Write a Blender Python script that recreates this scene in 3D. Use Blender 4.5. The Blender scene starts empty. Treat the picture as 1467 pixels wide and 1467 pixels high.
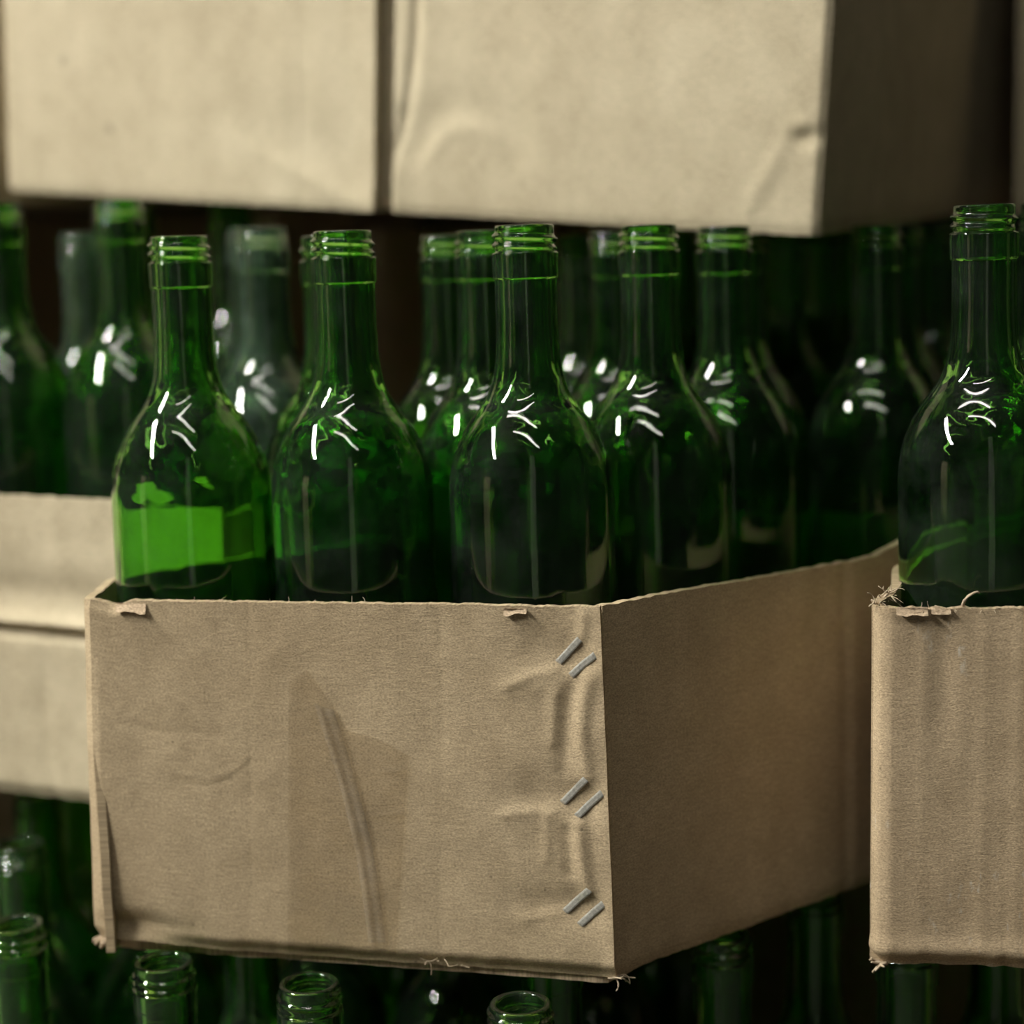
import bpy, math, random
import numpy as np
from mathutils import Vector, Matrix, noise

random.seed(7)
scene = bpy.context.scene
COL = scene.collection

# ------------------------------------------------------------------ camera
ZC = 0.656
F_PX = 2650.0
PITCH, ROLL = math.radians(8.9), math.radians(-1.5)
fwd = Vector((0, math.cos(PITCH), -math.sin(PITCH)))
rgt = Vector((1, 0, 0))
upv = rgt.cross(fwd)
cr, sr = math.cos(ROLL), math.sin(ROLL)
r_ax = cr * rgt + sr * upv
u_ax = -sr * rgt + cr * upv
cam_data = bpy.data.cameras.new('camera')
cam = bpy.data.objects.new('camera', cam_data)
COL.objects.link(cam)
m = Matrix((r_ax, u_ax, -fwd)).transposed().to_4x4()
m.translation = Vector((0, 0, ZC))
cam.matrix_world = m
cam_data.sensor_width = 36.0
cam_data.lens = 36.0 * F_PX / 1467.0
cam_data.clip_start = 0.02
cam_data.dof.use_dof = True
cam_data.dof.focus_distance = 0.795
cam_data.dof.aperture_fstop = (cam_data.lens / 1000.0) / 0.0175
scene.camera = cam

# ------------------------------------------------------------------ world and exposure
world = bpy.data.worlds.new('world')
scene.world = world
world.use_nodes = True
world.node_tree.nodes['Background'].inputs[0].default_value = (0.5, 0.56, 0.5, 1)
world.node_tree.nodes['Background'].inputs[1].default_value = 0.0
vs = scene.view_settings
vs.view_transform = 'Standard'
vs.look = 'None'
vs.gamma = 1.0
vs.use_curve_mapping = False
vs.exposure = 0.0
cy = scene.cycles
cy.use_denoising = True
cy.use_adaptive_sampling = True
cy.adaptive_threshold = 0.03
cy.max_bounces = 14
cy.transmission_bounces = 14
cy.glossy_bounces = 8
cy.diffuse_bounces = 4
cy.transparent_max_bounces = 12
cy.caustics_reflective = False
cy.caustics_refractive = True
cy.blur_glossy = 0.3
cy.sample_clamp_indirect = 4.0

LAMP_KEY, LAMP_AISLE = 288.0, 26.0
TUBE_COLOR = (1.0, 0.985, 0.90, 1)


# ------------------------------------------------------------------ materials
def new_mat(name):
    mt = bpy.data.materials.new(name)
    mt.use_nodes = True
    nt = mt.node_tree
    nt.nodes.clear()
    out = nt.nodes.new('ShaderNodeOutputMaterial')
    return mt, nt, out


def N(nt, kind, **kw):
    n = nt.nodes.new(kind)
    for k, v in kw.items():
        if k.startswith('i_'):
            n.inputs[k[2:].replace('_', ' ')].default_value = v
        else:
            setattr(n, k, v)
    return n


def math_node(nt, op, a, b=None):
    n = nt.nodes.new('ShaderNodeMath')
    n.operation = op
    for i, v in enumerate((a, b)):
        if v is None:
            continue
        if isinstance(v, (int, float)):
            n.inputs[i].default_value = v
        else:
            nt.links.new(v, n.inputs[i])
    return n.outputs[0]


def noise_node(nt, vec, scale, detail=3, rough=0.5):
    n = nt.nodes.new('ShaderNodeTexNoise')
    n.inputs['Scale'].default_value = scale
    n.inputs['Detail'].default_value = detail
    n.inputs['Roughness'].default_value = rough
    if vec is not None:
        nt.links.new(vec, n.inputs['Vector'])
    return n.outputs['Fac']


def ramp(nt, fac, stops):
    n = nt.nodes.new('ShaderNodeValToRGB')
    while len(n.color_ramp.elements) < len(stops):
        n.color_ramp.elements.new(0.5)
    for e, (p, c) in zip(n.color_ramp.elements, stops):
        e.position = p
        e.color = c if len(c) == 4 else (*c, 1)
    nt.links.new(fac, n.inputs['Fac'])
    return n.outputs['Color']


def mapping(nt, vec, scale):
    n = nt.nodes.new('ShaderNodeMapping')
    n.inputs['Scale'].default_value = scale
    nt.links.new(vec, n.inputs['Vector'])
    return n.outputs['Vector']


def mix_col(nt, fac, a, b, mode='MIX'):
    n = nt.nodes.new('ShaderNodeMix')
    n.data_type = 'RGBA'
    n.blend_type = mode
    if isinstance(fac, (int, float)):
        n.inputs[0].default_value = fac
    else:
        nt.links.new(fac, n.inputs[0])
    for i, v in ((6, a), (7, b)):
        if isinstance(v, tuple):
            n.inputs[i].default_value = v if len(v) == 4 else (*v, 1)
        else:
            nt.links.new(v, n.inputs[i])
    return n.outputs[2]


def cardboard(name, base, flute=0.5, scuff=0.0, spots=0.0, marks=()):
    """Kraft board: fibre speckle, faint flutes, broad stains."""
    mt, nt, out = new_mat(name)
    uv = nt.nodes.new('ShaderNodeUVMap').outputs[0]
    tc = nt.nodes.new('ShaderNodeTexCoord').outputs['Object']
    fine = noise_node(nt, mapping(nt, uv, (900, 1500, 1)), 1.0, 4, 0.6)
    fibre = noise_node(nt, mapping(nt, uv, (160, 620, 1)), 1.0, 4, 0.6)
    mid = noise_node(nt, mapping(nt, uv, (46, 40, 1)), 1.0, 4, 0.55)
    band = noise_node(nt, mapping(nt, uv, (55, 1.2, 1)), 1.0, 2, 0.5)
    big = noise_node(nt, tc, 7.0, 3, 0.5)
    dark = tuple(c * 0.50 for c in base)
    lite = tuple(min(1, c * 1.45) for c in base)
    c = ramp(nt, fine, [(0.36, dark), (0.5, base), (0.65, lite)])
    c = mix_col(nt, 0.38, c, ramp(nt, fibre, [(0.3, tuple(v * 0.78 for v in base)), (0.7, lite)]))
    c = mix_col(nt, 1.0, c, ramp(nt, mid, [(0.3, (0.90, 0.89, 0.87)), (0.7, (1.06, 1.06, 1.06))]), 'MULTIPLY')
    c = mix_col(nt, 1.0, c, ramp(nt, big, [(0.3, (0.90, 0.88, 0.86)), (0.7, (1.07, 1.07, 1.08))]), 'MULTIPLY')
    c = mix_col(nt, flute, c, mix_col(nt, 1.0, c, ramp(nt, band, [(0.35, (0.85, 0.84, 0.83)), (0.65, (1.1, 1.1, 1.1))]), 'MULTIPLY'))
    # dark flecks
    vor = nt.nodes.new('ShaderNodeTexVoronoi')
    vor.inputs['Scale'].default_value = 95
    nt.links.new(uv, vor.inputs['Vector'])
    fl = ramp(nt, vor.outputs['Distance'], [(0.0, (1, 1, 1)), (0.055, (1, 1, 1)), (0.07, (0, 0, 0))])
    msk = ramp(nt, noise_node(nt, mapping(nt, uv, (60, 60, 1)), 1.0, 1), [(0.60, (0, 0, 0)), (0.62, (1, 1, 1))])
    c = mix_col(nt, math_node(nt, 'MULTIPLY', math_node(nt, 'MULTIPLY', fl, msk), 0.6), c, tuple(v * 0.3 for v in base))
    if spots:
        sp = ramp(nt, noise_node(nt, mapping(nt, uv, (24, 24, 1)), 1.0, 2), [(0.70, (0, 0, 0)), (0.78, (1, 1, 1))])
        c = mix_col(nt, math_node(nt, 'MULTIPLY', sp, spots), c, tuple(v * 0.45 for v in base))
    for (mx_, mz_, mr_) in marks:   # small greasy stains at fixed places on the board
        dist = nt.nodes.new('ShaderNodeVectorMath')
        dist.operation = 'DISTANCE'
        nt.links.new(tc, dist.inputs[0])
        dist.inputs[1].default_value = (mx_, 0.0, mz_)
        dd_ = math_node(nt, 'ADD', math_node(nt, 'DIVIDE', dist.outputs['Value'], mr_), math_node(nt, 'MULTIPLY', noise_node(nt, tc, 260, 2), 0.8))
        st = ramp(nt, dd_, [(0.7, (1, 1, 1)), (1.0, (0, 0, 0))])
        c = mix_col(nt, math_node(nt, 'MULTIPLY', st, 0.55), c, tuple(v * 0.42 for v in base))
    if scuff:
        a = noise_node(nt, mapping(nt, uv, (120, 45, 1)), 1.0, 4, 0.7)
        b = noise_node(nt, mapping(nt, uv, (14, 9, 1)), 1.0, 2, 0.5)
        s = math_node(nt, 'MULTIPLY', ramp(nt, a, [(0.60, (0, 0, 0)), (0.68, (1, 1, 1))]),
                      ramp(nt, b, [(0.52, (0, 0, 0)), (0.60, (1, 1, 1))]))
        c = mix_col(nt, math_node(nt, 'MULTIPLY', s, scuff), c, (0.62, 0.60, 0.55))
    bs = N(nt, 'ShaderNodeBsdfPrincipled')
    bs.inputs['Roughness'].default_value = 0.82
    bs.inputs['Specular IOR Level'].default_value = 0.12
    nt.links.new(c, bs.inputs['Base Color'])
    hsum = math_node(nt, 'ADD', math_node(nt, 'MULTIPLY', fibre, 0.6), math_node(nt, 'MULTIPLY', fine, 0.6))
    hsum = math_node(nt, 'ADD', hsum, math_node(nt, 'MULTIPLY', mid, 0.9))
    hsum = math_node(nt, 'ADD', hsum, math_node(nt, 'MULTIPLY', band, 2.2 * flute))
    bp = N(nt, 'ShaderNodeBump')
    bp.inputs['Strength'].default_value = 0.55
    bp.inputs['Distance'].default_value = 0.0006
    nt.links.new(hsum, bp.inputs['Height'])
    nt.links.new(bp.outputs[0], bs.inputs['Normal'])
    nt.links.new(bs.outputs[0], out.inputs[0])
    return mt


def glass(name, tint, dust=0.05, dust_col=(0.34, 0.40, 0.36)):
    mt, nt, out = new_mat(name)
    tc = nt.nodes.new('ShaderNodeTexCoord').outputs['Object']
    bs = N(nt, 'ShaderNodeBsdfPrincipled')
    bs.inputs['Base Color'].default_value = (*tint, 1)
    bs.inputs['Transmission Weight'].default_value = 1.0
    bs.inputs['Roughness'].default_value = 0.0
    bs.inputs['IOR'].default_value = 1.52
    d = N(nt, 'ShaderNodeBsdfDiffuse')
    d.inputs['Color'].default_value = (*dust_col, 1)
    a = noise_node(nt, tc, 1400, 2, 0.7)
    b = noise_node(nt, tc, 38, 3, 0.6)
    speck = ramp(nt, a, [(0.50, (0.25, 0.25, 0.25)), (0.72, (1, 1, 1))])
    patch = ramp(nt, b, [(0.35, (0.1, 0.1, 0.1)), (0.7, (1, 1, 1))])
    f = math_node(nt, 'MULTIPLY', math_node(nt, 'MULTIPLY', speck, patch), dust)
    mx = N(nt, 'ShaderNodeMixShader')
    nt.links.new(f, mx.inputs[0])
    nt.links.new(bs.outputs[0], mx.inputs[1])
    nt.links.new(d.outputs[0], mx.inputs[2])
    bp = N(nt, 'ShaderNodeBump')
    bp.inputs['Strength'].default_value = 0.25
    bp.inputs['Distance'].default_value = 0.0006
    wv = noise_node(nt, mapping(nt, tc, (70, 70, 18)), 1.0, 1)
    nt.links.new(wv, bp.inputs['Height'])
    nt.links.new(bp.outputs[0], bs.inputs['Normal'])
    nt.links.new(mx.outputs[0], out.inputs[0])
    return mt


def plain(name, col, rough=0.6, metal=0.0, nscale=40.0, var=0.12, bump=0.0):
    mt, nt, out = new_mat(name)
    tc = nt.nodes.new('ShaderNodeTexCoord').outputs['Object']
    n = noise_node(nt, tc, nscale, 4, 0.6)
    c = ramp(nt, n, [(0.3, tuple(v * (1 - var) for v in col)), (0.7, tuple(min(1, v * (1 + var)) for v in col))])
    bs = N(nt, 'ShaderNodeBsdfPrincipled')
    bs.inputs['Roughness'].default_value = rough
    bs.inputs['Metallic'].default_value = metal
    nt.links.new(c, bs.inputs['Base Color'])
    if bump:
        bp = N(nt, 'ShaderNodeBump')
        bp.inputs['Strength'].default_value = 0.5
        bp.inputs['Distance'].default_value = bump
        nt.links.new(n, bp.inputs['Height'])
        nt.links.new(bp.outputs[0], bs.inputs['Normal'])
    nt.links.new(bs.outputs[0], out.inputs[0])
    return mt


def tape_mat(name, tint, gloss):
    mt, nt, out = new_mat(name)
    tc = nt.nodes.new('ShaderNodeTexCoord').outputs['Object']
    t = N(nt, 'ShaderNodeBsdfTransparent')
    t.inputs[0].default_value = (*tint, 1)
    g = N(nt, 'ShaderNodeBsdfPrincipled')
    g.inputs['Base Color'].default_value = (0.42, 0.36, 0.28, 1)
    g.inputs['Roughness'].default_value = 0.14
    g.inputs['Specular IOR Level'].default_value = 0.6
    mx = N(nt, 'ShaderNodeMixShader')
    n = noise_node(nt, tc, 60, 3)
    f = ramp(nt, n, [(0.3, (gloss * 0.6,) * 3), (0.7, (gloss * 1.4,) * 3)])
    nt.links.new(f, mx.inputs[0])
    nt.links.new(t.outputs[0], mx.inputs[1])
    nt.links.new(g.outputs[0], mx.inputs[2])
    nt.links.new(mx.outputs[0], out.inputs[0])
    return mt


def emit_mat(name, col, s):
    mt, nt, out = new_mat(name)
    e = N(nt, 'ShaderNodeEmission')
    e.inputs[0].default_value = col
    e.inputs[1].default_value = s
    nt.links.new(e.outputs[0], out.inputs[0])
    return mt


M_CARD = cardboard('kraft_board', (0.415, 0.325, 0.212), 0.22)
M_CARD_R = cardboard('kraft_board_ribbed', (0.405, 0.312, 0.205), 0.45, scuff=0.5)
M_CARD_UP = cardboard('kraft_board_pale', (0.455, 0.392, 0.28), 0.2, spots=0.5)
M_CARD_STAIN = cardboard('kraft_board_stained', (0.455, 0.392, 0.28), 0.2, spots=0.5, marks=((0.0498, 0.083, 0.007), (0.0853, 0.042, 0.006)))
M_CARD_IN = cardboard('kraft_board_raw', (0.47, 0.36, 0.25), 0.2)
M_FIBRE = plain('torn_paper', (0.47, 0.37, 0.26), 0.9, nscale=500, var=0.2)
M_CRUMPLE = plain('crumpled_kraft', (0.30, 0.225, 0.15), 0.9, nscale=300, var=0.35, bump=0.0006)
M_GREEN = glass('green_glass', (0.30, 0.74, 0.13), 0.07)
M_GREEN_D = glass('deep_green_glass', (0.27, 0.70, 0.13), 0.035)
M_PALE = glass('pale_dusty_glass', (0.45, 0.72, 0.42), 0.20, (0.40, 0.52, 0.46))
M_STAPLE = plain('galvanised_wire', (0.52, 0.50, 0.45), 0.36, 0.35, nscale=900, var=0.25)
M_TAPE = tape_mat('packing_tape', (0.93, 0.91, 0.87), 0.11)
M_TAPE2 = tape_mat('folded_packing_tape', (0.90, 0.88, 0.85), 0.22)
M_CONCRETE = plain('concrete', (0.07, 0.068, 0.062), 0.85, nscale=6, var=0.25, bump=0.002)
M_WALL = plain('grey_wall_paint', (0.05, 0.052, 0.046), 0.8, nscale=3, var=0.15)
M_CEIL = plain('ceiling_paint', (0.07, 0.07, 0.064), 0.85, nscale=3, var=0.1)
M_PLY = plain('plywood', (0.38, 0.27, 0.16), 0.7, nscale=18, var=0.2)
M_ENAMEL = plain('white_enamel', (0.6, 0.6, 0.58), 0.4, nscale=30, var=0.05)
M_TUBE = emit_mat('lit_tube', TUBE_COLOR, LAMP_AISLE)
M_TUBE_KEY = emit_mat('bright_lit_tube', TUBE_COLOR, LAMP_KEY)


# ------------------------------------------------------------------ object helpers
def mesh_obj(name, verts, faces, mat, parent=None, smooth=False, uvs=None, sharp_deg=None):
    me = bpy.data.meshes.new(name)
    me.from_pydata([tuple(v) for v in verts], [], faces)
    if uvs is not None:
        ul = me.uv_layers.new(name='UVMap')
        li = np.zeros(len(me.loops), dtype=np.int32)
        me.loops.foreach_get('vertex_index', li)
        ul.data.foreach_set('uv', np.asarray(uvs, dtype=np.float32)[li].ravel())
    me.materials.append(mat)
    if smooth:
        me.polygons.foreach_set('use_smooth', [True] * len(me.polygons))
        if sharp_deg:
            me.set_sharp_from_angle(angle=math.radians(sharp_deg))
    me.update()
    o = bpy.data.objects.new(name, me)
    COL.objects.link(o)
    if parent:
        o.parent = parent
    return o


def tag(o, label, cat, group=None, kind=None):
    o['label'] = label
    o['category'] = cat
    if group:
        o['group'] = group
    if kind:
        o['kind'] = kind
    return o


def thing(name, label, cat, loc=(0, 0, 0), group=None):
    o = bpy.data.objects.new(name, None)
    o.empty_display_size = 0.03
    COL.objects.link(o)
    o.location = loc
    return tag(o, label, cat, group)


def box_verts(x0, x1, y0, y1, z0, z1):
    v = [(x0, y0, z0), (x1, y0, z0), (x1, y1, z0), (x0, y1, z0), (x0, y0, z1), (x1, y0, z1), (x1, y1, z1), (x0, y1, z1)]
    f = [(0, 3, 2, 1), (4, 5, 6, 7), (0, 1, 5, 4), (1, 2, 6, 5), (2, 3, 7, 6), (3, 0, 4, 7)]
    return v, f


def structure(name, v, f, mat):
    o = mesh_obj(name, v, f, mat)
    o['kind'] = 'structure'
    return o


def tube_mesh(pts, rad, seg=6):
    verts, faces = [], []
    n = len(pts)
    pts = [Vector(p) for p in pts]
    for i, p in enumerate(pts):
        t = (pts[min(i + 1, n - 1)] - pts[max(i - 1, 0)]).normalized()
        a = t.orthogonal().normalized()
        b = t.cross(a)
        r = rad[i] if isinstance(rad, (list, tuple)) else rad
        for k in range(seg):
            th = 2 * math.pi * k / seg
            verts.append(p + r * (math.cos(th) * a + math.sin(th) * b))
    for i in range(n - 1):
        for k in range(seg):
            k2 = (k + 1) % seg
            faces.append((i * seg + k, i * seg + k2, (i + 1) * seg + k2, (i + 1) * seg + k))
    faces.append(tuple(reversed(range(seg))))
    faces.append(tuple((n - 1) * seg + k for k in range(seg)))
    return verts, faces


def nz(x, y=0.0, z=0.0):
    return noise.noise(Vector((x, y, z)))


def smooth01(t):
    t = max(0.0, min(1.0, t))
    return t * t * (3 - 2 * t)


def gauss(d, s):
    return math.exp(-0.5 * (d / s) ** 2)


class Path:
    def __init__(self, pts):
        self.p = [Vector((a, b)) for a, b in pts]
        self.s = [0.0]
        for a, b in zip(self.p, self.p[1:]):
            self.s.append(self.s[-1] + (b - a).length)
        self.L = self.s[-1]

    def at(self, u):
        d = u * self.L
        for i in range(len(self.p) - 1):
            if d <= self.s[i + 1] + 1e-9 or i == len(self.p) - 2:
                t = (d - self.s[i]) / (self.s[i + 1] - self.s[i])
                return self.p[i].lerp(self.p[i + 1], t)


class Panel:
    """Upright sheet of board between a bottom and a top outline, left to right as seen from outside."""
    def __init__(self, bot, top, z0, z1, disp=None, edge=0.0006, seed=0.0):
        self.b, self.t = Path(bot), Path(top)
        self.z0, self.z1 = z0, z1
        self.disp = disp
        self.edge = edge
        self.seed = seed

    def base(self, u, v):
        p = self.b.at(u).lerp(self.t.at(u), v)
        s = u * self.b.L
        z0 = self.z0(u) if callable(self.z0) else self.z0
        z1 = self.z1(u) if callable(self.z1) else self.z1
        z1 += self.edge * (nz(s * 160, self.seed, 3.1) + 0.8 * nz(s * 620, self.seed, 9.7))
        z0 += self.edge * nz(s * 190, self.seed + 5, 1.3)
        return Vector((p.x, p.y, z0 + (z1 - z0) * v))

    def normal(self, u, v):
        e = 0.012
        a = self.base(max(0, u - e), v)
        c = self.base(min(1, u + e), v)
        t = (c - a)
        t.z = 0
        t.normalize()
        return Vector((t.y, -t.x, 0))

    def point(self, u, v, lift=0.0):
        d = self.disp(u, v) if self.disp else 0.0
        return self.base(u, v) + self.normal(u, v) * (d + lift)

    def build(self, name, parent, mat, th=0.004, nu=40, nv=30, org=(0, 0, 0), us=None):
        org = Vector(org)
        us = us or [i / nu for i in range(nu + 1)]
        nu = len(us) - 1
        verts, uvs, faces = [], [], []
        H = (self.z1(0.5) if callable(self.z1) else self.z1) - (self.z0(0.5) if callable(self.z0) else self.z0)
        for side in (0, 1):
            for u in us:
                nrm = self.normal(u, 0.5)
                for j in range(nv + 1):
                    v = j / nv
                    p = self.point(u, v)
                    if side:
                        p = p - nrm * th
                    verts.append(p - org)
                    uvs.append((u * self.b.L + self.seed * 0.37, v * H + self.seed * 0.21))
        w = nv + 1
        off = (nu + 1) * w
        for i in range(nu):
            for j in range(nv):
                a, b, c, d = i * w + j, (i + 1) * w + j, (i + 1) * w + j + 1, i * w + j + 1
                faces.append((a, b, c, d))
                faces.append((off + d, off + c, off + b, off + a))
        for i in range(nu):
            a, b = i * w + nv, (i + 1) * w + nv
            faces.append((a, b, off + b, off + a))
            a, b = i * w, (i + 1) * w
            faces.append((b, a, off + a, off + b))
        for j in range(nv):
            faces.append((j + 1, j, off + j, off + j + 1))
            a = nu * w + j
            faces.append((a, a + 1, off + a + 1, off + a))
        return mesh_obj(name, verts, faces, mat, parent, True, uvs, 50)


def floor_panel(name, parent, poly, z0, z1, mat, org=(0, 0, 0), zf=None, jag=0.0):
    """Flat board with the outline poly (counter-clockwise), thickness z0..z1."""
    pts = []
    n = len(poly)
    for i in range(n):
        a, b = Vector(poly[i]), Vector(poly[(i + 1) % n])
        k = max(1, int((b - a).length / 0.006)) if jag else 1
        for q in range(k):
            p = a.lerp(b, q / k)
            if jag:
                p += Vector((nz(p.x * 300, p.y * 300, 2.0), nz(p.x * 300, p.y * 300, 7.0))) * jag
            pts.append(p)
    zf = zf or (lambda x, y: 0.0)
    o = Vector(org)
    verts = [Vector((p.x, p.y, z0 + zf(p.x, p.y))) - o for p in pts] + [Vector((p.x, p.y, z1 + zf(p.x, p.y))) - o for p in pts]
    k = len(pts)
    faces = [tuple(reversed(range(k))), tuple(range(k, 2 * k))]
    for i in range(k):
        j = (i + 1) % k
        faces.append((i, j, k + j, k + i))
    uvs = [(v.x, v.y) for v in verts]
    return mesh_obj(name, verts, faces, mat, parent, False, uvs)


# ------------------------------------------------------------------ room shell
v, f = box_verts(-4.2, 3.2, -3.2, 2.6, -0.112, -0.012)
structure('floor', v, f, M_CONCRETE)
v, f = box_verts(-4.2, 3.2, -3.2, 2.6, 2.62, 2.72)
structure('ceiling', v, f, M_CEIL)
v, f = box_verts(-4.6, 4.6, 0.0, 0.1, -0.112, 2.72)
wb = structure('wall_back', v, f, M_WALL)
wb.location = (0.10, 1.90, 0)
wb.rotation_euler.z = math.radians(-26.2)
v, f = box_verts(-4.3, -4.2, -3.3, 2.7, -0.112, 2.72)
structure('wall_left', v, f, M_WALL)
v, f = box_verts(3.2, 3.3, -3.3, 2.7, -0.112, 2.72)
structure('wall_right', v, f, M_WALL)
v, f = box_verts(-4.2, 3.2, -3.3, -3.2, -0.112, 2.72)
structure('wall_front', v, f, M_WALL)


v, f = box_verts(-0.12, 0.20, -2.0, -1.68, -0.012, 2.62)
structure('added_pillar', v, f, plain('whitewashed_pillar', (0.42, 0.42, 0.40), 0.8, nscale=5, var=0.15))  # pillar added behind the camera to mirror as a grey streak in the bottles


# ------------------------------------------------------------------ ceiling lamps
def lamp(cx, cy_, z, ang, length, label, mat, offs=(0.0,)):
    t = thing('tube_lamp', label, 'lamp', (cx, cy_, z), 'fluorescent tube lamps')
    t.rotation_euler.z = ang
    h = length / 2
    prof = [(-0.045, 0.03), (0.045, 0.03), (0.03, 0.075), (-0.03, 0.075)]
    vv, ff = [], []
    for x in (-h - 0.03, h + 0.03):
        for (a, b) in prof:
            vv.append((x, a, b))
    ff = [(0, 1, 2, 3), (7, 6, 5, 4), (0, 4, 5, 1), (1, 5, 6, 2), (2, 6, 7, 3), (3, 7, 4, 0)]
    mesh_obj('housing', vv, ff, M_ENAMEL, t)
    for oy in offs:
        vv, ff = tube_mesh([(-h, oy, 0), (h, oy, 0)], 0.019, 12)
        mesh_obj('tube', vv, ff, mat, t, True, sharp_deg=60)
    for sx in (-1, 1):
        vv, ff = box_verts(sx * h - 0.012, sx * h + 0.012, -0.022 + min(offs), 0.022 + max(offs), -0.022, 0.034)
        mesh_obj('socket', vv, ff, M_ENAMEL, t)
        vv, ff = tube_mesh([(sx * h * 0.6, 0, 0.07), (sx * h * 0.6, 0, 2.62 - z)], 0.004, 6)
        mesh_obj('hanger_rod', vv, ff, M_STAPLE, t)
    return t


lamp(-0.15, -0.25, 2.0, math.radians(-29), 1.25, 'bare fluorescent tube lamp hanging above the camera, reflected in bottle shoulders', M_TUBE)
lamp(-0.30, 0.36, 2.0, math.radians(-29), 1.25, 'fluorescent tube lamp hanging nearest above the stacked cartons', M_TUBE)
lamp(-1.52, 0.34, 1.75, math.radians(62), 1.25, 'bright twin fluorescent lamp hanging to the left of the cartons', M_TUBE_KEY, (-0.04, 0.04))


# ------------------------------------------------------------------ bottles
H_B = 0.320
OUT = [(24.0, 13.9), (40, 13.9), (50, 14.1), (57, 14.5), (63, 15.2), (68, 16.2), (73, 17.9), (77, 19.9), (80.5, 22.3), (84, 25.0), (88, 27.8),
       (92, 30.1), (97, 32.6), (102, 34.6), (107, 36.0), (112, 36.9), (118, 37.4), (126, 37.5)]


def catmull(pts, sub):
    res = []
    n = len(pts)
    for i in range(n - 1):
        p0, p1, p2, p3 = pts[max(i - 1, 0)], pts[i], pts[i + 1], pts[min(i + 2, n - 1)]
        for k in range(sub):
            t = k / sub
            res.append(tuple(0.5 * ((2 * b) + (c - a) * t + (2 * a - 5 * b + 4 * c - d) * t * t + (3 * b - a - 3 * c + d) * t ** 3)
                             for a, b, c, d in zip(p0, p1, p2, p3)))
    res.append(tuple(pts[-1]))
    return res


def bottle_meshes(tagname, mat, H=H_B, rmul=1.0, seed=0.0):
    Hm = H * 1000.0
    sm = catmull(OUT, 4)
    # outer profile from the punt centre up to the collar, in (depth below rim, radius)
    outer = [(Hm - 24, 0.0), (Hm - 23, 4), (Hm - 18, 10), (Hm - 9, 19), (Hm - 2, 26), (Hm, 29), (Hm - 0.6, 32.5), (Hm - 3, 35.6), (Hm - 6.5, 37.1), (Hm - 11, 37.5)]
    z = Hm - 11
    while z > 150:
        z -= 22
        outer.append((z, 37.5))
    outer += list(reversed(sm))
    # finish: outside (with thread), lip, bore
    fin = []
    d = 24.0
    while d > 0.8:
        fin.append(d)
        d -= 0.33
    SEG_B, SEG_F = 72, 96

    def finish_r(d, th):
        if d > 23.4:
            return 13.9 + 0.9 * smooth01((24.0 - d) / 0.6)
        if d > 12.4:
            return 14.8 - 0.12 * smooth01((d - 12.4) / 10)
        if d > 11.6:
            return 13.2 + 1.6 * smooth01((d - 11.6) / 0.8)
        r = 13.2
        q = (th + 0.9) / (2 * math.pi)
        for turn in range(-1, 3):
            ph = turn + q
            if 0.0 <= ph <= 1.9:
                fade = smooth01(ph / 0.12) * smooth01((1.9 - ph) / 0.12)
                r = max(r, 13.2 + 1.55 * fade * gauss(d - (3.2 + 4.1 * ph), 0.75))
        return r
    lip = [(0.45, 13.05), (0.12, 12.6), (0.0, 11.9), (0.1, 11.1), (0.5, 10.5), (1.6, 10.05), (6, 9.7), (14, 9.6), (24, 9.6)]
    # bore of the body
    inner = [(24, 9.6), (45, 9.9), (58, 10.4), (66, 11.6), (72, 13.6), (78, 17.0), (83, 21.3), (88, 25.0), (94, 28.5), (100, 31.1), (107, 33.2), (114, 34.3), (124, 34.7)]
    inner = catmull(inner, 5)
    z = 124
    while z < Hm - 30:
        z += 24
        inner.append((min(z, Hm - 16), 34.7))
    inner += [(Hm - 9, 34.0), (Hm - 6, 32.0), (Hm - 5, 29.0), (Hm - 7, 25.5), (Hm - 14, 18.0), (Hm - 23, 9.5), (Hm - 28, 3.5), (Hm - 29, 0.0)]

    def lathe(strips, seg):
        verts, faces = [], []
        for rows in strips:
            start = len(verts)
            for (d, r) in rows:
                for k in range(seg):
                    th = 2 * math.pi * k / seg
                    rr = (r(th) if callable(r) else r) * rmul / 1000.0
                    if rows is inner and r > 9.7:
                        q = rr * 1000
                        amp = 0.0011 * smooth01((d - 60) / 15) * (1 - 0.6 * smooth01((d - 105) / 25))
                        rr += amp * (nz(q * math.cos(th) * 0.085, q * math.sin(th) * 0.085, d * 0.085 + seed) + 0.35 * nz(q * math.cos(th) * 0.22, q * math.sin(th) * 0.22, d * 0.22 + seed)) - 0.0002
                    verts.append((rr * math.cos(th), rr * math.sin(th), H - d / 1000.0))
            for i in range(len(rows) - 1):
                for k in range(seg):
                    k2 = (k + 1) % seg
                    faces.append((start + i * seg + k, start + i * seg + k2, start + (i + 1) * seg + k2, start + (i + 1) * seg + k))
        return verts, faces
    vb, fb = lathe([outer, inner], SEG_B)
    rows = [(d, (lambda th, d=d: finish_r(d, th))) for d in fin] + lip
    vf, ff = lathe([rows], SEG_F)
    ms = []
    for nm, vv, fc in (('glass_body', vb, fb), ('screw_neck', vf, ff)):
        me = bpy.data.meshes.new(tagname + '_' + nm)
        me.from_pydata(vv, [], fc)
        me.materials.append(mat)
        me.polygons.foreach_set('use_smooth', [True] * len(me.polygons))
        me.update()
        ms.append((nm, me))
    return ms


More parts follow.
